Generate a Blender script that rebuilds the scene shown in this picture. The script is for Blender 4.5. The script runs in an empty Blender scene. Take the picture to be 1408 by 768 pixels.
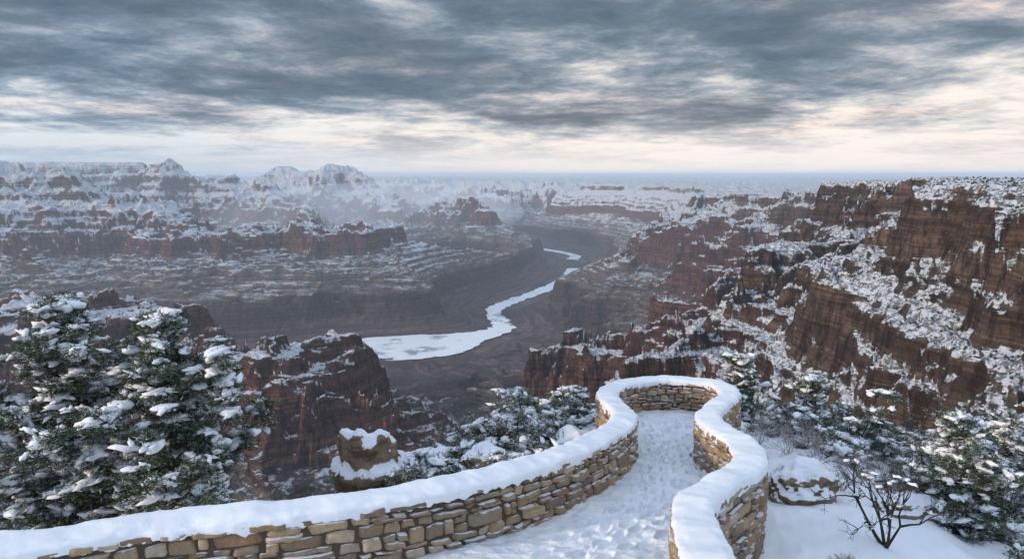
import bpy, math, random, time
import numpy as np
from mathutils import Vector
T0=time.time()
rng=np.random.default_rng(7); random.seed(7)
sc=bpy.context.scene
sc.view_settings.view_transform='Standard'
f32=np.float32
# ---------------------------------------------------------------- noise
_tabs={}
def _tab(seed):
    if seed not in _tabs:
        r=np.random.default_rng(1000+seed); a=r.random((256,256))*2*np.pi
        _tabs[seed]=(np.cos(a).astype(f32).ravel(),np.sin(a).astype(f32).ravel())
    return _tabs[seed]
def pn(x,y,seed=0):
    gx,gy=_tab(seed)
    xf=np.floor(x); yf=np.floor(y); fx=(x-xf).astype(f32); fy=(y-yf).astype(f32)
    ix=xf.astype(np.int32)&255; iy=yf.astype(np.int32)&255
    ix1=(ix+1)&255; iy1=(iy+1)&255
    def g(i,j,dx,dy):
        k=i*256+j
        return gx[k]*dx+gy[k]*dy
    u=fx*fx*fx*(fx*(fx*6-15)+10); v=fy*fy*fy*(fy*(fy*6-15)+10)
    a=g(ix,iy,fx,fy); b=g(ix1,iy,fx-1,fy); c=g(ix,iy1,fx,fy-1); d=g(ix1,iy1,fx-1,fy-1)
    a=a+u*(b-a); c=c+u*(d-c)
    return (a+v*(c-a))*1.4
def fbm(x,y,o,seed=0,p=.5):
    s=0;a=1.0
    for i in range(o):
        s=s+a*pn(x,y,seed+i); x=x*2.03+17.1; y=y*2.03+5.3; a*=p
    return s
def ridged(x,y,o,seed=0,p=.5):
    s=0;a=1.0;t=0
    for i in range(o):
        n=1-np.abs(pn(x,y,seed+i))*1.8
        s=s+a*n*np.abs(n); t+=a; x=x*2.07+11.1; y=y*2.07+3.7; a*=p
    return s/t
def sst(a,b,x):
    t=np.clip((x-a)/(b-a),0,1); return t*t*(3-2*t)
def segd(x,y,pts):
    best=np.full(x.shape,1e12,f32); hh=np.zeros(x.shape,f32)
    P=np.array(pts,dtype=np.float64)
    for i in range(len(P)-1):
        a=P[i];b=P[i+1];dx=b[0]-a[0];dy=b[1]-a[1];L=dx*dx+dy*dy
        t=np.clip(((x-a[0])*dx+(y-a[1])*dy)/L,0,1)
        d=(x-a[0]-t*dx)**2+(y-a[1]-t*dy)**2
        m=d<best; best=np.where(m,d,best)
        if P.shape[1]>2: hh=np.where(m,a[2]+t*(b[2]-a[2]),hh)
    return np.sqrt(best),hh
def inside(x,y,pts):
    c=np.zeros(x.shape,bool); n=len(pts)
    for i in range(n):
        x0,y0=pts[i];x1,y1=pts[(i+1)%n]
        if y0==y1: continue
        m=((y0>y)!=(y1>y))&(x<(x1-x0)*(y-y0)/(y1-y0)+x0)
        c^=m
    return c
# ---------------------------------------------------------------- canyon layout (metres, eye level z=0)
B=120000
RIM=[(-9000,-5000),(-2500,-1500),(-500,-250),(-60,-10),(-14,18),(4,26),(20,24),(90,20),(300,60),(500,230),(610,600),(740,1100),(880,1700),(1080,2500),(1220,3000),(1700,3300),(2100,4200),(2050,5200),(2330,6100),(1950,7400),(1700,8500),(1330,9500),(1700,12000),(1300,14500),(1900,17000),(900,21500),(-1500,23500),(-3000,26000),(-14000,28000),(-30000,30000),(-B,32000),(-B,B),(B,B),(B,-B),(-9000,-B)]
NRIM=[(-B,9500),(-13000,10500),(-9300,13500),(-10500,14600),(-7700,15000),(-11500,19000),(-20000,26000),(-B,40000)]
SP=[ # crest polyline, slope, flat half-width
 ([(-4000,3900,-760),(-2400,3300,-640),(-1500,2950,-605),(-950,2700,-590),(-700,2480,-590),(-600,2900,-860),(-420,3500,-1200)],.62,150),
 ([(-900,3900,-1200),(-600,4000,-1160),(-230,4200,-1110),(120,3900,-1160),(250,3300,-1180)],.36,0),
 ([(-4600,7000,-760),(-3136,8000,-600),(-1850,8300,-575),(-1255,8200,-680),(-535,8400,-820),(420,9200,-900)],.26,130),
 ([(-3136,8000,-640),(-2800,7000,-900)],.25,60),
 ([(-1850,8300,-620),(-1500,7200,-930)],.25,60),
 ([(-4600,7200,-760),(-4300,6500,-1000)],.3,80),
 ([(-11000,8300,60),(-7000,8700,40),(-5500,9000,40),(-4900,8900,-150),(-4200,8700,-300),(-3700,8300,-600)],.55,60),
 ([(-6300,8600,-150),(-5400,7500,-600),(-5000,6800,-900)],.45,50),
 ([(-8000,13500,0),(-7000,14000,20),(-6460,14000,320),(-6100,14000,0),(-5400,14000,-20),(-4600,13800,-110),(-4000,13000,-400),(-3000,11300,-700)],.65,30),
 ([(-4400,16000,-80),(-3960,16000,240),(-3500,16000,110),(-2900,15500,-200),(-2200,13500,-600)],.6,70),
 ([(-480,13000,-20),(0,12900,-30),(480,13200,-80),(760,12600,-520),(500,11600,-850)],1.0,120),
 ([(-520,13000,-330),(-1500,12600,-500),(-2200,11600,-800)],.5,40),
 ([(-1700,18500,10),(-1100,18500,-10)],.8,200),
 ([(-6000,19500,220),(-5200,19000,80)],.6,100),
 ([(1700,6000,-820),(1150,5500,-940),(720,5150,-1060)],.5,80),
 ([(1500,4700,-760),(900,4300,-980)],.5,60),
]
RIV=[(-4200,4900),(-2500,5350),(-1750,5550),(-1330,5750),(-900,5850),(-500,6050),(-90,6560),(-200,7350),(0,8000),(380,8780),(780,10000),(930,10900),(980,11900),(1050,12800),(300,14200),(-600,15800),(-1500,18000)]
def catmull(P,n,closed=False):
    P=np.array(P,float); out=[]
    Q=np.vstack([2*P[0]-P[1],P,2*P[-1]-P[-2]])
    for i in range(1,len(Q)-2):
        t=np.linspace(0,1,n,endpoint=False)[:,None]
        a,b,c,d=Q[i-1],Q[i],Q[i+1],Q[i+2]
        out.append(.5*((2*b)+(-a+c)*t+(2*a-5*b+4*c-d)*t**2+(-a+3*b-3*c+d)*t**3))
    out.append(P[-1:]); return np.vstack(out)
RIVC=catmull(RIV,6)
TE=[-1500,-1400,-1340,-1160,-1100,-900,-675,-630,-585,-520,-510,-455,-445,-385,-375,-320,-180,-140,-80,-35,0,40,60,130,150,255,400]
TZ=[-1400,-1400,-1370,-1290,-1060,-970,-850,-800,-640,-600,-560,-530,-495,-465,-425,-395,-320,-215,-165,-45,0,10,75,100,165,250,390]
def far_h(x,y):
    r=np.sqrt(x*x+y*y)
    wa=sst(150,1800,r)
    ox=wa*(300*fbm(x/2300,y/2300,3,11)+85*fbm(x/420,y/420,3,15)); oy=wa*(300*fbm(x/2300+9,y/2300,3,21)+85*fbm(x/420,y/420+7,3,25))
    wb=sst(60,700,r)*(1-wa)
    ox=ox+wb*70*fbm(x/260,y/260,4,31); oy=oy+wb*70*fbm(x/260+5,y/260,4,35)
    X=x+ox*.75;Y=y+oy*.75
    wx_=x+ox*.8; wy_=y+oy*.8
    rg=ridged(wx_/1150,wy_/1150,6,41,.47)
    rg2=ridged(wx_/300+3,wy_/300,5,51,.48)
    fn=fbm(x/75,y/75,4,77,.55)
    dr,_=segd(X,Y,RIM+[RIM[0]]); ins=inside(X,Y,RIM)
    dr=np.where(ins,-dr,dr)
    dr2=dr-wa*260*(rg-.25)-(70*(rg2-.3)+7*fn)*sst(80,600,r)
    prof=np.interp(dr2,[-1,0,600,900,1200,1650,2050,3000,30000],[0,0,-520,-780,-960,-1230,-1370,-1400,-1400]).astype(f32)
    rimz=-8-130*sst(1500,9000,r)
    E=rimz*np.clip(1+prof/400,0,1)+prof
    dn,_=segd(X,Y,NRIM+[NRIM[0]]); dn=np.where(inside(X,Y,NRIM),-dn,dn)-300*(rg-.25)
    pn2=np.interp(dn,[-1,0,800,1600,3500,6000],[255,255,-560,-800,-1250,-1400]).astype(f32)
    E=np.maximum(E,pn2)
    for pts,sl,fw in SP:
        d,h=segd(x+ox*.3,y+oy*.3,pts)
        d=np.maximum(d-fw-190*(rg-.2)*min(1,fw/60+.3)-30*(rg2-.3),0)
        h=h-d*sl
        h=np.maximum(h,-1500)
        E=np.maximum(E,h)
    dv,_=segd(x+ox*.1,y+oy*.1,[tuple(p) for p in RIVC[::2]])
    E=np.maximum(E,-1400+.05*np.minimum(dv,4000))
    lf=sst(6000,9000,r)*sst(-800,-2500,x)*sst(230,120,E)
    calm=1-.85*np.exp(-(((x+250)/900)**2+((y-4300)/900)**2)**2)
    mid=np.maximum(sst(-30,-400,E),.55*lf)*sst(250,1300,dv)*calm
    E=E+mid*(290*(rg-.40)+48*(rg2-.38))
    bul=np.exp(-(((x+850)/700)**2+((y-5850)/450)**2))
    E=np.minimum(E,-1405+np.maximum(dv-230-240*bul,0)*.75)
    zs=fbm(x/1500,y/1500,3,61)*50*wa
    Tz=np.interp(E+zs,TE,TZ).astype(f32)-zs*sst(-1390,-1200,E)
    hi=np.maximum(sst(-20,-90,E),lf)
    k=(.14+.18*np.clip(fbm(x/900,y/900,2,65),-1,1))*sst(-1395,-1250,E)*hi
    z=Tz*(1-k)+np.maximum(E,-1400)*k
    sm=sst(-1385,-1270,z)*np.maximum(sst(-5,-60,z),lf)
    z=z+sm*(24*(rg2-.35)+15*fbm(x/90,y/90,5,72,.56)*sst(100,700,r))
    am=np.clip(.8+.8*fbm(x/300,y/300,2,67),0,1)
    p=46.; zq=z+25*fbm(x/900,y/900,2,68); z=z+sm*am*.95*np.sin(2*np.pi*zq/p)*p/(2*np.pi)
    p=15.; z=z+sm*am*.85*np.sin(2*np.pi*zq/p)*p/(2*np.pi)*sst(6000,1500,r)
    z=z+sst(100,500,r)*(3*fbm(x/30,y/30,3,71)+ (z>-60)*9*fbm(x/350,y/350,3,75))*sst(-1399,-1380,z)
    return z
AX=[(1.0,-30),(-.6,4),(.6,8),(2.5,11.5),(3.3,15.2)]
def plane(y): return -2.99-.15*np.minimum(y,24)
def near_h(x,y):
    d,_=segd(x,y,AX)
    y2=np.clip(y,-20,24)
    z=-2.99-.15*y2-.42-.30*np.maximum(d-3,0)-.5*np.maximum(d-9,0)
    left=sst(-1,-4,x-.2*y+2)
    z=z-.25*left*np.maximum(d-4,0)
    z=z+.22*fbm(x/2.2,y/2.2,4,81)*sst(2,4,d)+.03*fbm(x/.4,y/.4,3,85)
    return z
def H(x,y):
    x=np.asarray(x,np.float64);y=np.asarray(y,np.float64)
    r=np.sqrt((x-2)**2+(y-8)**2)
    w=sst(22,160,r)
    return near_h(x,y)*(1-w)+far_h(x,y)*w
# ---------------------------------------------------------------- mesh helpers
def mkmesh(name,V,F,mats,mi=None,smooth=True,col=None,parent=None):
    me=bpy.data.meshes.new(name)
    V=np.asarray(V,f32); F=np.asarray(F,np.int32)
    n=F.shape[1]
    me.vertices.add(len(V)); me.vertices.foreach_set('co',V.ravel())
    me.loops.add(F.size); me.loops.foreach_set('vertex_index',F.ravel())
    me.polygons.add(len(F)); me.polygons.foreach_set('loop_start',np.arange(0,F.size,n,dtype=np.int32))
    me.polygons.foreach_set('loop_total',np.full(len(F),n,np.int32))
    if mi is not None: me.polygons.foreach_set('material_index',np.asarray(mi,np.int32))
    me.polygons.foreach_set('use_smooth',np.full(len(F),smooth))
    for m in mats: me.materials.append(m)
    me.update(calc_edges=True)
    if col is not None:
        a=me.color_attributes.new('Col','FLOAT_COLOR','POINT')
        c=np.ones((len(V),4),f32); c[:,:3]=col; a.data.foreach_set('color',c.ravel())
    ob=bpy.data.objects.new(name,me); sc.collection.objects.link(ob)
    if parent: ob.parent=parent
    return ob
def gridF(nr,nc,wrap=False):
    i=np.arange(nr-1)[:,None]*nc; j=np.arange(nc-1)[None,:]
    a=(i+j).ravel()
    return np.stack([a,a+1,a+nc+1,a+nc],1)
def empty(name):
    e=bpy.data.objects.new(name,None); sc.collection.objects.link(e); return e
# ---------------------------------------------------------------- node helper
class N:
    def __init__(s,nt): s.nt=nt; nt.nodes.clear()
    def new(s,t,**k):
        n=s.nt.nodes.new(t)
        for a,b in k.items():
            if a.startswith('i_'):
                key=a[2:]; key=int(key) if key.isdigit() else key.replace('_',' ')
                s.set(n.inputs[key],b)
            else: setattr(n,a,b)
        return n
    def set(s,inp,v):
        if isinstance(v,bpy.types.NodeSocket): s.nt.links.new(v,inp)
        else: inp.default_value=v
    def m(s,op,a,b=None,c=None,clamp=False):
        n=s.nt.nodes.new('ShaderNodeMath'); n.operation=op; n.use_clamp=clamp
        s.set(n.inputs[0],a)
        if b is not None: s.set(n.inputs[1],b)
        if c is not None: s.set(n.inputs[2],c)
        return n.outputs[0]
    def vm(s,op,a,b=None):
        n=s.nt.nodes.new('ShaderNodeVectorMath'); n.operation=op
        s.set(n.inputs[0],a)
        if b is not None: s.set(n.inputs[1],b)
        return n.outputs[0]
    def noise(s,vec,scale,det=4,rough=.5,dist=0):
        n=s.nt.nodes.new('ShaderNodeTexNoise'); s.set(n.inputs['Vector'],vec)
        s.set(n.inputs['Scale'],scale); n.inputs['Detail'].default_value=det; n.inputs['Roughness'].default_value=rough; n.inputs['Distortion'].default_value=dist
        return n.outputs['Fac']
    def mix(s,f,a,b,bt='MIX'):
        n=s.nt.nodes.new('ShaderNodeMix'); n.data_type='RGBA'; n.blend_type=bt
        s.set(n.inputs[0],f); s.set(n.inputs[6],a); s.set(n.inputs[7],b); return n.outputs[2]
    def rng(s,v,a,b,c=0.,d=1.,sm=True):
        n=s.nt.nodes.new('ShaderNodeMapRange'); n.interpolation_type='SMOOTHSTEP' if sm else 'LINEAR'
        s.set(n.inputs[0],v)
        for i,k in enumerate((a,b,c,d)): s.set(n.inputs[i+1],k)
        return n.outputs[0]
    def ramp(s,f,st):
        n=s.nt.nodes.new('ShaderNodeValToRGB'); s.set(n.inputs[0],f); e=n.color_ramp.elements
        while len(e)<len(st): e.new(.5)
        for i,(p,c) in enumerate(st): e[i].position=p; e[i].color=(*c,1)
        return n.outputs[0]
def mat(name):
    m=bpy.data.materials.new(name); m.use_nodes=True; return m,N(m.node_tree)
def out(n,base,rough=.8,bump=None,bs=.3,bd=.02,spec=.2):
    b=n.new('ShaderNodeBsdfPrincipled'); n.set(b.inputs['Base Color'],base); n.set(b.inputs['Roughness'],rough)
    b.inputs['Specular IOR Level'].default_value=spec
    if bump is not None:
        k=n.new('ShaderNodeBump'); k.inputs['Strength'].default_value=bs; k.inputs['Distance'].default_value=bd
        n.set(k.inputs['Height'],bump); n.set(b.inputs['Normal'],k.outputs[0])
    o=n.new('ShaderNodeOutputMaterial'); n.nt.links.new(b.outputs[0],o.inputs[0]); return b
SNOW,n=mat('snow'); g=n.new('ShaderNodeNewGeometry'); P=g.outputs['Position']
a=n.noise(P,3,5); b=n.noise(P,40,4,.7)
out(n,n.mix(a,(.78,.81,.85,1),(.89,.90,.91,1)),.6,n.m('ADD',n.m('MULTIPLY',a,2.),n.m('MULTIPLY',b,.5)),.35,.03)
PSNOW,n=mat('path_snow'); g=n.new('ShaderNodeNewGeometry'); P=g.outputs['Position']
a=n.noise(P,2.5,6,.6); b=n.noise(P,22,4,.7); c=n.noise(P,7,5,.75)
grit=n.rng(n.m('ADD',n.m('MULTIPLY',b,.5),n.m('MULTIPLY',c,.5)),.58,.66)
cl=n.mix(n.rng(a,.3,.7),(.69,.73,.79,1),(.88,.89,.91,1)); cl=n.mix(n.m('MULTIPLY',grit,.5),cl,(.25,.23,.2,1))
out(n,cl,.6,n.m('ADD',n.m('MULTIPLY',a,1.),c),.6,.06)
# rock canyon terrain
ROCK,n=mat('canyon_rock'); g=n.new('ShaderNodeNewGeometry'); P=g.outputs['Position']; Nn=g.outputs['Normal']
sx=n.new('ShaderNodeSeparateXYZ',i_0=P); sn=n.new('ShaderNodeSeparateXYZ',i_0=Nn); z=sx.outputs[2]; nz=sn.outputs[2]
big=n.noise(P,.0016,5,.6)
zz=n.m('ADD',z,n.m('MULTIPLY',n.m('SUBTRACT',big,.5),130.))
fac=n.m('DIVIDE',n.m('ADD',zz,1450.),1800.)
def zf(z): return (z+1450)/1800
K=[(-1430,(.15,.12,.115)),(-1370,(.13,.08,.082)),(-1290,(.06,.038,.050)),(-1080,(.075,.042,.05)),(-1040,(.19,.165,.135)),(-860,(.21,.18,.15)),(-800,(.22,.082,.062)),(-640,(.26,.092,.062)),(-600,(.17,.05,.040)),(-420,(.18,.056,.044)),(-350,(.17,.062,.045)),(-290,(.20,.132,.095)),(-200,(.175,.118,.085)),(-120,(.145,.090,.066)),(-30,(.20,.13,.092)),(200,(.32,.22,.155))]
strat=n.ramp(fac,[(zf(a),b) for a,b in K])
bv=n.vm('MULTIPLY',P,(.0012,.0012,.075)); band=n.noise(bv,1.,6,.65)
bv2=n.vm('MULTIPLY',P,(.012,.012,.35)); band2=n.noise(bv2,1.,4,.6)
crk=n.noise(n.vm('MULTIPLY',P,(.035,.035,.010)),1.,6,.7)
crk2=n.noise(n.vm('MULTIPLY',P,(.13,.13,.03)),1.,4,.7)
fine=n.noise(P,.06,7,.7); fine2=n.noise(P,.5,5,.7); gul=n.noise(P,.006,8,.65)
strat=n.mix(n.rng(band,.38,.62),n.mix(.6,strat,(.03,.018,.018,1)),n.mix(.18,strat,(.5,.38,.28,1)))
strat=n.mix(n.rng(band2,.35,.62,0.,.75),strat,n.mix(.75,strat,(.025,.014,.014,1)))
steep=n.rng(nz,.75,.4)
strat=n.mix(n.m('MULTIPLY',n.rng(crk,.42,.53,.7,0.),steep),strat,(.018,.012,.012,1))
strat=n.mix(n.m('MULTIPLY',n.rng(crk2,.40,.50,.6,0.),steep),strat,(.018,.012,.012,1))
strat=n.mix(n.rng(gul,.4,.62,.4,0.),strat,n.mix(.5,strat,(.03,.025,.03,1)))
thr=n.rng(z,-1300.,-300.,1.16,.53,False)
def cen(v,k): return n.m('MULTIPLY',n.m('SUBTRACT',v,.5),k)
sig=n.m('ADD',nz,cen(fine,.55))
sig=n.m('ADD',sig,cen(gul,.6))
sig=n.m('ADD',sig,cen(band,.8))
sig=n.m('ADD',sig,cen(band2,1.))
sig=n.m('ADD',sig,cen(fine2,.4))
sig=n.m('SUBTRACT',sig,n.m('MULTIPLY',steep,.10))
sd=n.m('SUBTRACT',sig,thr)
snow=n.m('MULTIPLY',n.rng(sd,-.03,.12),n.rng(z,-1300.,-650.,.25,.92))
veg=n.m('MULTIPLY',n.rng(n.noise(P,.13,4,.75),.47,.56),n.rng(z,-900.,-200.,0.1,.8))
base=n.mix(snow,strat,(.76,.79,.84,1))
base=n.mix(n.m('MULTIPLY',veg,n.rng(nz,.3,.6)),base,(.06,.065,.06,1))
ln=n.nt.nodes.new('ShaderNodeVectorMath'); ln.operation='LENGTH'; n.set(ln.inputs[0],P)
nearm=n.rng(ln.outputs['Value'],30.,75.,1.,0.)
ns=n.noise(P,4,5)
base=n.mix(n.m('MULTIPLY',nearm,n.rng(n.m('ADD',nz,cen(ns,.6)),.45,.6)),base,(.82,.84,.87,1))
bh=n.m('ADD',n.m('MULTIPLY',fine,8.),n.m('ADD',n.m('MULTIPLY',band2,7.),n.m('ADD',n.m('MULTIPLY',crk,8.),n.m('MULTIPLY',crk2,4.))))
bh=n.m('MULTIPLY',bh,n.rng(ln.outputs['Value'],30.,200.,.01,1.))
bh=n.m('ADD',bh,n.m('MULTIPLY',gul,n.rng(ln.outputs['Value'],200.,2500.,0.,90.)))
out(n,base,.9,bh,.9,1.,.1)
RIVM,n=mat('river_ice'); g=n.new('ShaderNodeNewGeometry'); P=g.outputs['Position']
a=n.noise(n.vm('MULTIPLY',P,(1,1.,1)),.0035,7,.65)
out(n,n.mix(n.rng(a,.38,.47),(.30,.34,.38,1),(.86,.88,.90,1)),.35,None,spec=.5)
STONE,n=mat('wall_stone'); g=n.new('ShaderNodeNewGeometry'); P=g.outputs['Position']
at=n.new('ShaderNodeAttribute',attribute_name='Col'); sn=n.new('ShaderNodeSeparateXYZ',i_0=g.outputs['Normal'])
a=n.noise(P,9,6,.7); b=n.noise(P,45,5,.7)
c=n.mix(n.rng(a,.35,.7,0.,.55),at.outputs['Color'],n.mix(.6,at.outputs['Color'],(.12,.07,.04,1)))
c=n.mix(n.rng(b,.5,.75,0.,.35),c,(.62,.50,.36,1))
c=n.mix(n.rng(n.m('ADD',sn.outputs[2],n.m('MULTIPLY',n.m('SUBTRACT',n.noise(P,5,4),.5),1.6)),.72,.85),c,(.8,.82,.86,1))
out(n,c,.9,n.m('ADD',a,n.m('MULTIPLY',b,.5)),.9,.035,.15)
BOUL,n=mat('boulder_rock'); g=n.new('ShaderNodeNewGeometry'); P=g.outputs['Position']
sn=n.new('ShaderNodeSeparateXYZ',i_0=g.outputs['Normal'])
a=n.noise(P,3,6,.7); b=n.noise(n.vm('MULTIPLY',P,(2,2,14)),1,5,.7)
c=n.mix(n.rng(a,.35,.7),(.30,.22,.15,1),(.13,.085,.06,1)); c=n.mix(n.rng(b,.45,.65,0.,.6),c,(.06,.04,.03,1))
c=n.mix(n.rng(n.m('ADD',sn.outputs[2],n.m('MULTIPLY',n.m('SUBTRACT',n.noise(P,6,4),.5),.9)),.36,.5),c,(.82,.84,.88,1))
out(n,c,.9,n.m('ADD',a,b),.6,.06,.1)
MORT,n=mat('mortar'); out(n,(.10,.075,.055,1),.95)
NEED,n=mat('pine_needles'); g=n.new('ShaderNodeNewGeometry')
c=n.mix(n.noise(g.outputs['Position'],5,3),(.03,.05,.027,1),(.085,.11,.05,1))
c=n.mix(n.rng(n.noise(g.outputs['Position'],14,3),.54,.62,0.,.6),c,(.6,.65,.7,1))
out(n,c,.7)
SAGE,n=mat('sage_leaves'); g=n.new('ShaderNodeNewGeometry')
c=n.mix(n.noise(g.outputs['Position'],5,3),(.07,.075,.045,1),(.17,.15,.085,1))
c=n.mix(n.rng(n.noise(g.outputs['Position'],14,3),.53,.6,0.,.7),c,(.65,.68,.72,1))
out(n,c,.8)
DSH,n=mat('shrub_dark'); out(n,(.05,.055,.04,1),.9)
BARK,n=mat('bark'); g=n.new('ShaderNodeNewGeometry')
out(n,n.mix(n.noise(g.outputs['Position'],25,4),(.025,.02,.017,1),(.09,.07,.055,1)),.9,n.noise(g.outputs['Position'],40,4),.6,.02)
TWIG,n=mat('frosted_twig'); g=n.new('ShaderNodeNewGeometry')
out(n,n.mix(n.rng(n.noise(g.outputs['Position'],9,3),.4,.6),(.20,.13,.10,1),(.6,.58,.6,1)),.9)
# ---------------------------------------------------------------- terrain sheet
def geom(a,b,n): return np.exp(np.linspace(np.log(a),np.log(b),n,endpoint=False))
R=np.concatenate([geom(.3,4,20),geom(4,30,190),geom(30,300,200),geom(300,1500,400),geom(1500,16000,1050),geom(16000,32000,110),geom(32000,115000,25)])
A=np.concatenate([np.linspace(-180,-62,40,endpoint=False),np.linspace(-62,-39,110,endpoint=False),np.linspace(-39,39,1000,endpoint=False),np.linspace(39,62,110,endpoint=False),np.linspace(62,180,41)])
Ar=np.radians(A)
X=(R[:,None]*np.sin(Ar)[None]).ravel(); Y=(R[:,None]*np.cos(Ar)[None]).ravel()
Z=H(X,Y)
F=gridF(len(R),len(A))[:,::-1]
terrain=mkmesh('canyon_terrain',np.stack([X,Y,Z],1),F,[ROCK])
print('terrain',time.time()-T0,len(X))
rc=catmull(RIV,24); tg=np.gradient(rc,axis=0); tg/=np.linalg.norm(tg,axis=1)[:,None]; nm=np.stack([-tg[:,1],tg[:,0]],1)
ss=np.arange(len(rc))
w=95+40*fbm(ss/22.,ss*0.,3,5)+380*np.exp(-(((rc[:,0]+850)/600)**2+((rc[:,1]-5850)/420)**2))
us=np.linspace(-1,1,9)
rv=rc[:,None,:]+nm[:,None,:]*(w[:,None]*us[None])[:,:,None]+30*np.stack([fbm(rc[:,0]/120,rc[:,1]/120,3,7),fbm(rc[:,0]/120,rc[:,1]/120,3,8)],1)[:,None,:]
mkmesh('river',np.concatenate([rv.reshape(-1,2),np.full((rv.shape[0]*9,1),-1388.)],1),gridF(len(rc),9)[:,::-1],[RIVM])
# ---------------------------------------------------------------- wall
WL=[(-9.5,3.6),(-7.2,4.8),(-5.6,5.45),(-4.4,5.9),(-3.44,6.47),(-2.21,6.93),(-1.2,7.46),(-.21,8.26),(.74,9.4),(1.5,10.77),(1.93,12.05),(1.93,13.4),(2.02,14.9),(2.7,16.3),(3.8,16.9),(4.6,16.1),(4.5,14.6),(3.85,13.2),(3.35,12.05),(3.25,11.0),(3.28,9.95),(3.02,8.87),(2.45,7.99),(1.97,7.33),(1.76,6.65),(1.66,5.94),(1.62,5.3),(1.62,3.5),(1.7,1.)]
wc=catmull(WL,60)
sl=np.concatenate([[0],np.cumsum(np.linalg.norm(np.diff(wc,axis=0),axis=1))]); L=sl[-1]
sg=np.linspace(0,L,int(L/.03)); wx=np.interp(sg,sl,wc[:,0]); wy=np.interp(sg,sl,wc[:,1])
k=np.ones(9)/9
tx=np.gradient(wx);ty=np.gradient(wy);tx=np.convolve(np.pad(tx,4,'edge'),k,'valid');ty=np.convolve(np.pad(ty,4,'edge'),k,'valid')
tl=np.hypot(tx,ty);tx/=tl;ty/=tl
def wpos(s,off,h):
    x=np.interp(s,sg,wx);y=np.interp(s,sg,wy);a=np.interp(s,sg,tx);b=np.interp(s,sg,ty)
    l=np.hypot(a,b); return np.stack([x-b/l*off,y+a/l*off,plane(y)+h],-1)
WALL=empty('stone_wall')
pr=[(-.18,-1.1),(-.18,.68),(.18,.68),(.18,-1.1)]
V=np.concatenate([wpos(sg,o,np.full(len(sg),h))[:,None] for o,h in pr],1)
mkmesh('mortar_core',V.reshape(-1,3),gridF(len(sg),4),[MORT],smooth=False,parent=WALL)
PAL=np.array([(.50,.37,.24),(.54,.42,.28),(.44,.31,.19),(.38,.29,.20),(.56,.46,.34),(.42,.26,.16),(.34,.26,.19),(.50,.36,.22)])
Vs=[];Fs=[];Cs=[];nv=0
nu,nw=9,7
ga=np.linspace(-1,1,nu)[None,:]*np.ones((nw,1)); gb=np.linspace(-1,1,nw)[:,None]*np.ones((1,nu))
gf=gridF(nw,nu)
def stone(s0,s1,z0,z1,side):
    global nv
    gap=.004+random.random()*.005
    s0+=gap;s1-=gap;z0+=gap;z1-=gap
    if s1-s0<.03 or z1-z0<.02: return
    j=lambda:random.uniform(-.022,.022)
    c=[(s0+j(),z0+j()*.8),(s1+j(),z0+j()*.8),(s1+j(),z1+j()*.8),(s0+j(),z1+j()*.8)]
    a=np.sign(ga)*np.abs(ga)**.6; b=np.sign(gb)*np.abs(gb)**.6
    ra=np.clip(1-.13*np.abs(b)**5*1.0,0,1)*a; rb=np.clip(1-.13*np.abs(a)**5,0,1)*b
    u=(ra+1)/2;v=(rb+1)/2
    S=(1-u)*(1-v)*c[0][0]+u*(1-v)*c[1][0]+u*v*c[2][0]+(1-u)*v*c[3][0]
    Zz=(1-u)*(1-v)*c[0][1]+u*(1-v)*c[1][1]+u*v*c[2][1]+(1-u)*v*c[3][1]
    sd=random.random()*50
    S=S+.016*pn(S*8+sd,Zz*8,6); Zz=Zz+.014*pn(S*8+sd,Zz*8,7)
    prot=random.uniform(.008,.06)
    e=np.maximum(np.abs(ga),np.abs(gb))
    D=.185+prot*(1-e**6)-.03*(e>.99)+.018*pn(S*9+sd,Zz*9,3)*(e<.99)+random.uniform(-.014,.014)*ga+random.uniform(-.012,.012)*gb
    Vv=wpos(S.ravel(),side*D.ravel(),Zz.ravel())
    Vs.append(Vv); f=gf+nv
    Fs.append(f if side<0 else f[:,::-1]); nv+=nu*nw
    cc=PAL[random.randrange(len(PAL))]*random.uniform(.62,1.08)
    Cs.append(np.tile(cc,(nu*nw,1)))
for side in (-1,1):
    z=-.75; row=0
    while z<.675:
        h=random.choice([.1,.12,.15,.19,.23]); 
        if z+h>.62: h=.685-z
        s=random.random()*-.2
        while s<L:
            l=random.uniform(.13,.52)*(.75+h*2.)
            dz=.03*math.sin(s*1.7+row*2)
            z0=z+dz*(row>0)*(z+h<.66);z1=z+h+.03*math.sin(s*1.7+(row+1)*2)*(z+h<.66)
            r=random.random()
            if h>.11 and r<.4:
                m=z0+(z1-z0)*random.uniform(.35,.65); stone(s,s+l,z0,m,side); 
                q=s+l*random.uniform(.35,.65)
                if random.random()<.5: stone(s,q,m,z1,side); stone(q,s+l,m,z1,side)
                else: stone(s,s+l,m,z1,side)
            elif h>.11 and r<.6:
                q=s+l*random.uniform(.3,.7); m=z0+(z1-z0)*random.uniform(.4,.6)
                if random.random()<.5: stone(s,q,z0,z1,side); stone(q,s+l,z0,m,side); stone(q,s+l,m,z1,side)
                else: stone(q,s+l,z0,z1,side); stone(s,q,z0,m,side); stone(s,q,m,z1,side)
            else: stone(s,s+l,z0,z1,side)
            s+=l
        z+=h; row+=1
mkmesh('stones',np.vstack(Vs),np.vstack(Fs),[STONE],col=np.vstack(Cs),parent=WALL)
npz=26; an=np.linspace(-.25,math.pi+.25,npz)
cs=np.cos(an);sn_=np.sin(an)
px=np.sign(cs)*np.abs(cs)**.55; pz=np.sign(sn_)*np.abs(sn_)**.55
SS=np.repeat(sg[:,None],npz,1); PX=np.repeat(px[None],len(sg),0); PZ=np.repeat(pz[None],len(sg),0)
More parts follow.
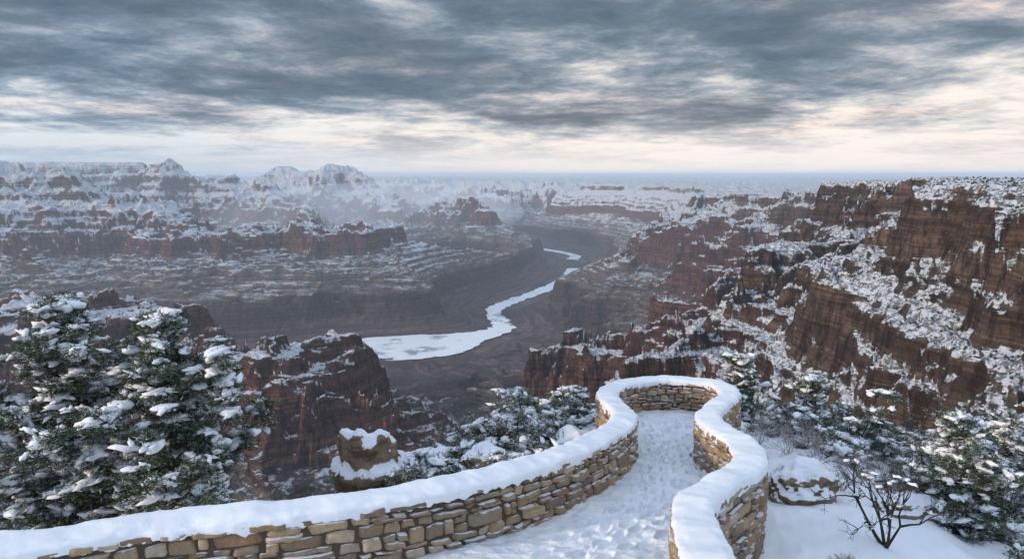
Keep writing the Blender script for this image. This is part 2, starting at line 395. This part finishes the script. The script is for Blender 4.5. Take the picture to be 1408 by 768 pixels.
th=.085+.04*fbm(SS/.9,PX*.2,3,91)+.015*PX
off=PX*(.215+.03*fbm(SS/.45,np.sign(PX)*3+PX*.1,4,93,.5))
low=np.where(PZ<.45,-.035*np.abs(fbm(SS/.25,np.sign(PX)*5.,4,95,.55))*2,0)
hh=.675+PZ*th+low+.011*fbm(SS/.2,PX*2,4,97,.55)*(PZ>.2)
mkmesh('snow_cap',wpos(SS.ravel(),off.ravel(),hh.ravel()),gridF(len(sg),npz),[SNOW],parent=WALL)
# ---------------------------------------------------------------- path
ia=np.argmin((wx-3.8)**2+(wy-16.9)**2)
Lp=np.stack([wx[:ia],wy[:ia]],1); Rp=np.stack([wx[ia:],wy[ia:]],1)[::-1]
def arcp(P,n,brk):
    s=np.concatenate([[0],np.cumsum(np.linalg.norm(np.diff(P,axis=0),axis=1))])
    bs=[0]+[s[np.argmin((P[:,0]-b[0])**2+(P[:,1]-b[1])**2)] for b in brk]+[s[-1]]
    o=[]
    for i in range(len(bs)-1): o.append(np.linspace(bs[i],bs[i+1],n[i],endpoint=(i==len(bs)-2)))
    o=np.concatenate(o); return np.stack([np.interp(o,s,P[:,0]),np.interp(o,s,P[:,1])],1)
nb=[260,220,200,260]
LL=arcp(Lp,nb,[(-3.44,6.47),(.74,9.4),(1.93,12.4)]); 
RR=arcp(np.vstack([[1.7,-2.5],Rp]),nb,[(1.76,6.0),(3.0,8.9),(3.35,12.1)])
nc=170; t=np.linspace(0,1,nc)[None,:,None]
G=LL[:,None]*(1-t)+RR[:,None]*t
gx=G[...,0].ravel();gy=G[...,1].ravel()
gz=plane(gy)+.035*fbm(gx/.8,gy/.8,4,101)+.018*fbm(gx/.18,gy/.18,3,105)
tt=np.tile(np.linspace(0,1,nc),len(LL)); gz+= .10*(np.abs(tt-.5)*2)**8
fp=[]
ax=catmull([(-.5,3),(-.1,6),(1.1,8),(2.2,9.6),(2.65,11.5),(3.1,13.5),(3.3,15.5)],40)
for tr in range(7):
    o=rng.uniform(-.7,.7); s=rng.uniform(0,.5); d=np.concatenate([[0],np.cumsum(np.linalg.norm(np.diff(ax,axis=0),axis=1))]); i=0
    while s<d[-1]-.3:
        c=np.array([np.interp(s,d,ax[:,0]),np.interp(s,d,ax[:,1])]); c2=np.array([np.interp(s+.1,d,ax[:,0]),np.interp(s+.1,d,ax[:,1])])
        tv=(c2-c)/np.linalg.norm(c2-c); nn=np.array([-tv[1],tv[0]])
        fp.append((*(c+nn*(o*(.8)+.09*(-1)**i+rng.normal(0,.05))),*tv)); s+=rng.uniform(.5,.75); i+=1
for (cx,cy,a,b) in fp:
    m=(np.abs(gx-cx)<.3)&(np.abs(gy-cy)<.3)
    dx=gx[m]-cx;dy=gy[m]-cy; l=dx*a+dy*b; q=-dx*b+dy*a
    e=np.sqrt((l/.15)**2+(q/.06)**2)
    gz[m]+=-.05*sst(1.25,.75,e)+.018*np.exp(-((e-1.35)/.25)**2)
mkmesh('snowy_path',np.stack([gx,gy,gz],1),gridF(len(LL),nc)[:,::-1],[PSNOW])
print('wall/path',time.time()-T0)
# ---------------------------------------------------------------- vegetation
import bmesh
def ico(sub):
    bm=bmesh.new(); bmesh.ops.create_icosphere(bm,subdivisions=sub,radius=1)
    V=np.array([v.co[:] for v in bm.verts]); F=np.array([[v.index for v in f.verts] for f in bm.faces]); bm.free(); return V,F
I2=ico(2); I3=ico(3); I1=ico(1); I5=ico(5)
def blob(seed,base=I2,sq=.5,rough=.35):
    V,F=base; r=1+rough*pn(V[:,0]*1.3+seed*7.1,V[:,1]*1.3+V[:,2]*.9,seed%50)+rough*.8*pn(V[:,0]*3+seed,V[:,2]*3+V[:,1]*2,seed%50+3)
    W=V*r[:,None]; W[:,2]*=sq; return W,F
def tuft(seed,nn=90,l=.5,w=.045,up=.25):
    r=np.random.default_rng(seed)
    o=r.normal(0,.28,(nn,3))*[1,1,.6]; d=r.normal(0,1,(nn,3)); d[:,2]=d[:,2]*.7+up; d+=o*2; d/=np.linalg.norm(d,axis=1)[:,None]
    s=np.cross(d,r.normal(0,1,(nn,3))); s/=np.linalg.norm(s,axis=1)[:,None]
    ll=l*r.uniform(.6,1.2,(nn,1))
    V=np.stack([o-s*w,o+s*w,o+d*ll+s*w*.5],1).reshape(-1,3); return V,np.arange(nn*3).reshape(-1,3)
TUF=[tuft(i) for i in range(6)]; SBL=[blob(i+1,rough=.75) for i in range(12)]
STU=[tuft(50+i,30,.42,.06,.5) for i in range(5)]
def rotz(V,a,sc=(1,1,1),tilt=0,az=0):
    V=V*np.array(sc); c,s=math.cos(a),math.sin(a)
    V=V@np.array([[c,s,0],[-s,c,0],[0,0,1]])
    if tilt:
        c,s=math.cos(tilt),math.sin(tilt); V=V@np.array([[c,0,-s],[0,1,0],[s,0,c]])
        c,s=math.cos(az),math.sin(az); V=V@np.array([[c,s,0],[-s,c,0],[0,0,1]])
    return V
class Acc:
    def __init__(s): s.V=[];s.F=[];s.M=[];s.n=0
    def add(s,V,F,m): s.V.append(V);s.F.append(F+s.n);s.M.append(np.full(len(F),m));s.n+=len(V)
    def tube(s,pts,rad,m,k=6):
        pts=np.array(pts,float); n=len(pts); tg=np.gradient(pts,axis=0); tg/=np.linalg.norm(tg,axis=1)[:,None]+1e-9
        up=np.array([.3,.2,1.]); 
        if abs(tg[0]@[0,0,1])>.8: up=np.array([1.,.1,0])
        a=np.cross(tg,up); a/=np.linalg.norm(a,axis=1)[:,None]; b=np.cross(tg,a)
        th=np.arange(k)*2*np.pi/k
        V=(pts[:,None]+np.array(rad)[:,None,None]*(a[:,None]*np.cos(th)[None,:,None]+b[:,None]*np.sin(th)[None,:,None])).reshape(-1,3)
        F=[]
        for i in range(n-1):
            for j in range(k):
                p=i*k+j;q=i*k+(j+1)%k; F+= [[p,q,q+k],[p,q+k,p+k]]
        s.add(V,np.array(F),m)
    def obj(s,name,mats,parent=None):
        return mkmesh(name,np.vstack(s.V),np.vstack(s.F),mats,np.concatenate(s.M),parent=parent)
def clump(ac,p,s,snow=.8,mneed=0,msnow=1,ns=2,bs=1.,frost=.6):
    for _ in range(ns):
        V,F=random.choice(TUF); q=np.array(p)+np.random.normal(0,s*.35,3)*[1,1,.6]
        ac.add(rotz(V,random.random()*6.3,(s,s,s*.8))+q,F,mneed)
    if random.random()<snow:
        if random.random()<frost:
            V,F=random.choice(STU); ac.add(rotz(V,random.random()*6.3,(s,s,s*.5))+np.array(p)+[0,0,s*.18],F,msnow)
        for _ in range(random.choice([1,2,3,4])):
            V,F=random.choice(SBL); t=s*random.uniform(.14,.42)*bs
            ac.add(rotz(V,random.random()*6.3,(t*random.uniform(.8,1.9),t*random.uniform(.5,.8),t*random.uniform(.7,1.1)),random.uniform(0,.6),random.random()*6.3)+np.array(p)+[random.gauss(0,s*.32),random.gauss(0,s*.32),s*random.uniform(.12,.32)],F,msnow)
def pine(x,y,h,wd,seed,lean=0,base=None,dens=1.0,cs=.24,pw=.75):
    random.seed(seed); np.random.seed(seed)
    z0=float(H(np.array([x]),np.array([y]))[0])-.2 if base is None else base
    ac=Acc(); tr=Acc(); n=9
    tp=[(x+lean*(i/n)+.12*math.sin(i*1.3+seed)*(i/n),y+.1*math.cos(i*1.7+seed)*(i/n),z0+h*i/n*.97) for i in range(n+1)]
    tr.tube(tp,[.11*(h/4)*(1-i/n*.88) for i in range(n+1)],0,8)
    tp=np.array(tp); nb=int(42*dens*h/4)
    for b in range(nb):
        f=.10+.9*((b+.5)/nb)**.9; c=np.array([np.interp(f*n,range(n+1),tp[:,k]) for k in range(3)])
        az=b*2.4+random.uniform(-.5,.5)
        prof=(1-f)**pw*(.78+.32*math.sin(az*2+f*9+seed))+.05
        if f<.25: prof*=.55+f*1.6
        ln=wd*max(prof,.07)*random.uniform(.6,1.3)
        up=.1+.6*f
        m=5; bp=[]
        for i in range(m+1):
            t=i/m; bp.append(c+np.array([math.cos(az)*ln*t,math.sin(az)*ln*t,ln*(up*t-.22*math.sin(t*3)*(1-f)+.2*t*t)])+np.random.normal(0,.02,3)*t)
        tr.tube(bp,[.028*(1-t*.8) for t in np.linspace(0,1,m+1)],0,5)
        bp=np.array(bp); k=max(2,int(ln/.17))
        for i in range(k):
            t=.28+.72*(i+.6)/k
            p=np.array([np.interp(t*m,range(m+1),bp[:,q]) for q in range(3)])
            spread=.26*ln*t*.8
            for _ in range(1+(random.random()<.7)+(random.random()<.35)):
                q=p+np.array([random.uniform(-1,1)*spread,random.uniform(-1,1)*spread,random.uniform(-.05,.1)])
                clump(ac,q,cs*random.uniform(.6,1.15),.9,bs=1.3)
    e=empty('pine_tree')
    tr.obj('trunk_and_limbs',[BARK],e); ac.obj('snowy_foliage',[NEED,SNOW],e); return e
pine(-7.65,12,4.65,2.3,3,lean=.1,base=-6.7,dens=1.35,pw=.85,cs=.22)
pine(-5.55,11.3,4.35,2.15,8,lean=.1,base=-6.5,dens=1.35,pw=.85,cs=.22)
pine(-9.2,11.0,2.8,1.5,5,base=-6.9)
pine(-6.6,11.0,2.0,1.3,15,base=-6.6)
pine(-4.6,10.6,1.5,.9,16,base=-6.2)
def shrub(x,y,r,seed,name='snowy_shrub',hs=.8,snow=.75,leaf=None,cs=.22,zo=0,dens=1.25,bs=1.2):
    random.seed(seed); np.random.seed(seed)
    z=float(H(np.array([x]),np.array([y]))[0])+zo; ac=Acc()
    nb=int(26*r/.6*dens)
    for i in range(nb):
        az=random.random()*6.3; el=math.asin(random.uniform(.05,1)); ln=r*random.uniform(.55,1.2)*(1+.3*math.sin(az*2+seed))
        d=np.array([math.cos(az)*math.cos(el),math.sin(az)*math.cos(el),math.sin(el)*hs])
        p0=np.array([x,y,z-.1]); p2=p0+d*ln; p1=p0+d*ln*.5+np.random.normal(0,.05,3)
        ac.tube([p0,p1,p2],[.02,.013,.006],2,4)
        for t in (.6,1.0):
            clump(ac,p0+d*ln*t+np.random.normal(0,.06,3),cs*random.uniform(.6,1.15),snow,bs=bs)
    return ac.obj(name,[leaf or NEED,SNOW,BARK])
for i,(x,y,r,hs) in enumerate([(-1.9,12.6,.6,.8),(-1.1,13.2,.6,.8),(-.2,13.9,.75,1.2),(.35,14.8,.6,.9),(.9,15.6,.7,.9),(1.5,17.4,.75,.9),(2.5,19.0,.7,.8),(3.4,19.6,.6,.8),(5.4,18.7,.8,1.3),(6.2,19.2,.8,1.3),(4.6,19.6,.6,1.2),(-4.4,10.6,.5,.7),(-3.6,10.5,.45,.7),(-5.6,9.4,.5,.7),(1.0,13.0,.4,.7),(.5,12.0,.35,.6),(-.6,15.5,.7,1),(.1,16.8,.8,1.1),(-1.4,15,.6,.9),(1.0,18.6,.8,1),
     (6.6,16.2,.9,1.2),(7.2,14.8,.9,1.2),(6.4,13.6,.55,.8),(7.9,16.4,1.,1.1),(7.4,12.6,.8,1.),(9.0,15.0,.9,.9),(7.2,8.9,.6,.7),(8.2,9.8,.8,.9),(8.9,11.2,.8,.9),(10.5,12.5,1.,.9),(11.5,15,1.1,.9),(6.6,7.6,.45,.7),(7.7,8.2,.7,.8),(10,9.9,.9,.8),(13,17,1.1,1),(9.5,18,1.1,1),(12,20,1.2,1),(15,19,1.3,1),(8.3,13.6,.8,1.1),(9.6,13.4,.8,1.),(11.8,12.6,.9,1.),(13.5,14,1,1),(7.4,10.9,.5,.9),(-3.1,12.2,.5,.7),(.0,12.9,.45,.7)]):
    shrub(x,y,r,100+i,'juniper_shrub' if i%3 else 'snowy_shrub',hs,.85 if i%3 else .7,NEED if i%2 else SAGE)
pine(6.7,10.4,2.0,.9,31,dens=1.5,cs=.2)
pine(6.0,18.6,2.0,.8,32,dens=1.4,cs=.2)
pine(7.2,17.2,1.9,.9,33,dens=1.4,cs=.2)
pine(8.6,12.2,2.0,.9,34,dens=1.4,cs=.2)
def twigs(x,y,r,seed,name,m,hs=1,depth=4,n0=7,r0=.018,z=None,spread=.5,snow=.0):
    random.seed(seed); np.random.seed(seed); ac=Acc()
    z=float(H(np.array([x]),np.array([y]))[0])-.05 if z is None else z
    def br(p,d,l,rad,k):
        q=p+d*l; mid=p+d*l*.5+np.random.normal(0,l*.06,3)
        ac.tube([p,mid,q],[rad,rad*.8,rad*.6],0,4)
        if snow and random.random()<snow and rad<.03:
            V,F=random.choice(SBL); ac.add(rotz(V,random.random()*6,(.05,.03,.03))+mid+[0,0,.012+rad],F,1)
        if k==0: return
        for _ in range(random.choice([2,3])):
            nd=d+np.random.normal(0,spread,3)+[0,0,.1]; nd/=np.linalg.norm(nd)
            br(q,nd,l*random.uniform(.55,.85),rad*.62,k-1)
    for i in range(n0):
        d=np.array([random.uniform(-1,1),random.uniform(-1,1),random.uniform(.5,1.6)*hs]); d/=np.linalg.norm(d)
        br(np.array([x,y,z]),d,r*.42,r0,depth)
    return ac.obj(name,[m,SNOW])
for i,(x,y,r) in enumerate([(5.5,13.9,.6),(5.6,12.9,.6),(5.2,14.8,.6),(6.0,12.2,.55),(6.1,14.6,.6),(5.7,15.8,.6),(3.9,7.9,.28),(4.1,7.5,.22),(5.4,11.4,.35),(8.0,13.6,.6),(5.6,7.0,.4),(6.2,6.9,.4),(6.8,12.3,.5),(4.9,7.6,.35)]):
    twigs(x,y,r,200+i,'bare_shrub',TWIG,n0=10,r0=.009)
twigs(4.9,9.0,.95,77,'dead_tree',BARK,hs=2.2,depth=5,n0=4,r0=.028,spread=.5,snow=.05)
def boulder(x,y,r,seed,sq=(1,1,.7),zo=0,name='boulder',strata=.0):
    z=float(H(np.array([x]),np.array([y]))[0])+zo
    V,F=I5
    rr=1+.28*pn(V[:,0]*1.1+seed*3.3,V[:,1]*1.1+V[:,2],seed%40)+.16*pn(V[:,0]*3+seed,V[:,1]*3-V[:,2]*3,seed%40+2)+.06*pn(V[:,0]*9,V[:,1]*9+V[:,2]*8,4)
    if strata: rr=rr*(1+strata*np.sin(V[:,2]*9+2*pn(V[:,0]*2,V[:,1]*2,9))*(1-V[:,2]**2))
    q=V*rr[:,None]*r*np.array(sq)
    e=mkmesh(name,q+[x,y,z],F,[BOUL]); return e
for a in [(4.6,11.0,.55,1,(1.1,.8,.7),.15),(-2.75,13.4,.75,2,(.95,.8,1.3),.75,'rock_outcrop',.14),(-1.3,13.9,.5,3,(1.1,.9,.8),.1),(-.55,13.3,.4,4,(1,1,.7),.1),(1.1,12.6,.42,5,(1.1,.8,.7),.15),(1.3,14.2,.5,6,(1,1,.7),.1),(-2.0,14.6,.6,7,(1.2,.9,.8),.0),(-3.7,11.6,.5,8,(1,1,.6),.05),(6.0,10.5,.4,9,(1.2,.8,.6),.1),(5.0,17.8,.5,10,(1,1,.7),.1),(.2,16.6,.6,11,(1,1,.8),0)]:
    boulder(*a)
r=np.random.default_rng(5); ac=Acc(); M=26000
ux=r.uniform(.22,.95,M); yy=np.exp(r.uniform(np.log(25),np.log(1800),M)); xx=ux*yy
e=1.5; z0=H(xx,yy); sx_=(H(xx+e,yy)-z0)/e; sy_=(H(xx,yy+e)-z0)/e
ok=(np.hypot(sx_,sy_)<1.4)&(z0>-900)
J=[blob(i+20,I1,.9,.5) for i in range(6)]
for i in np.nonzero(ok)[0]:
    s=r.uniform(.6,2.1)*(1 if yy[i]>120 else .4); V,F=J[i%6]
    V=V*s; ac.add(V+[xx[i],yy[i],z0[i]+s*.3],F,0)
    if yy[i]<600:
        V2,F2=J[(i+2)%6]; ac.add(V2*s*[.7,.7,.4]+[xx[i],yy[i],z0[i]+s*.95],F2,1)
if ac.n: ac.obj('distant_shrubs',[DSH,SNOW])
print('veg',time.time()-T0)
# ---------------------------------------------------------------- haze volume
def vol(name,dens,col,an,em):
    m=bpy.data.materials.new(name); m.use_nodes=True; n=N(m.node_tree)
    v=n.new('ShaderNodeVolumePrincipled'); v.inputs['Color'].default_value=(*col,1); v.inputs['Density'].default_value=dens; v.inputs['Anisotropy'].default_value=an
    v.inputs['Emission Strength'].default_value=dens*em; v.inputs['Emission Color'].default_value=(.74,.83,1,1)  # added faint self-glow brightens haze and mist, standing in for multiple scattering
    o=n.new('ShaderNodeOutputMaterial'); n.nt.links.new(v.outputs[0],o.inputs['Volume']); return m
def box(name,x0,x1,y0,y1,z0,z1,m):
    V=[(x,y,z) for z in (z0,z1) for y in (y0,y1) for x in (x0,x1)]
    F=[(0,2,3,1),(4,5,7,6),(0,1,5,4),(2,6,7,3),(0,4,6,2),(1,3,7,5)]
    return mkmesh(name,V,F,[m],smooth=False)
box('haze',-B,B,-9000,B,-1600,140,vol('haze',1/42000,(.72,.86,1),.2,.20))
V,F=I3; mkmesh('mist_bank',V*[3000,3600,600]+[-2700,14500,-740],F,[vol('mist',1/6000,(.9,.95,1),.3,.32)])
# ---------------------------------------------------------------- world
SE,SR=14,-118
W=bpy.data.worlds.new('World'); sc.world=W; W.use_nodes=True; n=N(W.node_tree)
tc=n.new('ShaderNodeTexCoord'); D=tc.outputs['Generated']; s=n.new('ShaderNodeSeparateXYZ',i_0=D)
el=n.m('MAXIMUM',s.outputs[2],0.)
iz=n.m('DIVIDE',1.,n.m('ADD',el,.10))
cv=n.new('ShaderNodeCombineXYZ'); n.set(cv.inputs[0],n.m('MULTIPLY',s.outputs[0],iz)); n.set(cv.inputs[1],n.m('MULTIPLY',s.outputs[1],iz)); cv.inputs[2].default_value=3.1
c0=n.noise(n.vm('ADD',cv.outputs[0],(2,1,9)),.32,3,.5)
c1=n.noise(cv.outputs[0],.75,10,.60,.3); c2=n.noise(n.vm('ADD',cv.outputs[0],(7,3,5)),2.6,9,.66,.2)
az=n.m('DIVIDE',s.outputs[0],n.m('MAXIMUM',n.m('ABSOLUTE',s.outputs[1]),.2))
dn=n.m('ADD',n.m('MULTIPLY',c1,.54),n.m('ADD',n.m('MULTIPLY',c2,.30),n.m('MULTIPLY',c0,.16)))
dn=n.m('ADD',n.m('MULTIPLY',n.m('SUBTRACT',dn,.5),2.0),.5)
dn=n.m('ADD',dn,n.rng(el,.02,.17,-.10,.075)); dn=n.m('SUBTRACT',dn,n.rng(az,-.1,.7,0.,.06))
front=n.rng(s.outputs[1],-.2,.4); 
dark=n.ramp(dn,[(.28,(1.05,.97,.90)),(.38,(.78,.74,.72)),(.46,(.46,.49,.54)),(.54,(.26,.31,.375)),(.62,(.165,.215,.275)),(.74,(.11,.155,.21))])
warm=n.rng(n.noise(cv.outputs[0],.8,4),.45,.65); col=n.mix(n.m('MULTIPLY',warm,.6),dark,n.mix(1.,dark,(1.25,1.03,.95,1),'MULTIPLY'))
col=n.mix(n.rng(az,.1,-.7,0.,.5),col,n.mix(1.,col,(.76,1.0,1.2,1),'MULTIPLY'))
hz=n.mix(n.rng(az,-.6,.2),(.58,.68,.80,1),(1.08,.99,.94,1))
col=n.mix(n.rng(el,.005,.075,.9,0.),col,hz)
col=n.mix(n.m('MAXIMUM',n.rng(el,.3,.7),n.m('SUBTRACT',1.,front)),col,n.mix(c1,(.58,.74,.98,1),(.86,1.02,1.30,1)))
bg=n.new('ShaderNodeBackground'); n.set(bg.inputs[0],col); bg.inputs[1].default_value=1.
sky=n.new('ShaderNodeTexSky'); sky.sky_type='NISHITA'; sky.sun_disc=False; sky.sun_elevation=math.radians(SE); sky.sun_rotation=math.radians(SR)
bg2=n.new('ShaderNodeBackground'); n.set(bg2.inputs[0],sky.outputs[0]); bg2.inputs[1].default_value=.08
mx=n.new('ShaderNodeMixShader'); mx.inputs[0].default_value=.93; n.nt.links.new(bg2.outputs[0],mx.inputs[1]); n.nt.links.new(bg.outputs[0],mx.inputs[2])
o=n.new('ShaderNodeOutputWorld'); n.nt.links.new(mx.outputs[0],o.inputs[0])
ld=bpy.data.lights.new('sun','SUN'); ld.energy=2.7; ld.angle=math.radians(5); ld.color=(1,.79,.60)
lo=bpy.data.objects.new('sun',ld); sc.collection.objects.link(lo)
d=Vector((math.sin(math.radians(SR))*math.cos(math.radians(SE)),math.cos(math.radians(SR))*math.cos(math.radians(SE)),math.sin(math.radians(SE))))
lo.rotation_euler=d.to_track_quat('Z','Y').to_euler()
# ---------------------------------------------------------------- camera
cd=bpy.data.cameras.new('camera'); cd.sensor_width=36; cd.lens=25.7; cd.clip_start=.1; cd.clip_end=300000
co=bpy.data.objects.new('camera',cd); sc.collection.objects.link(co); co.rotation_euler=(math.radians(90-8.15),0,0); sc.camera=co
print('done',time.time()-T0)
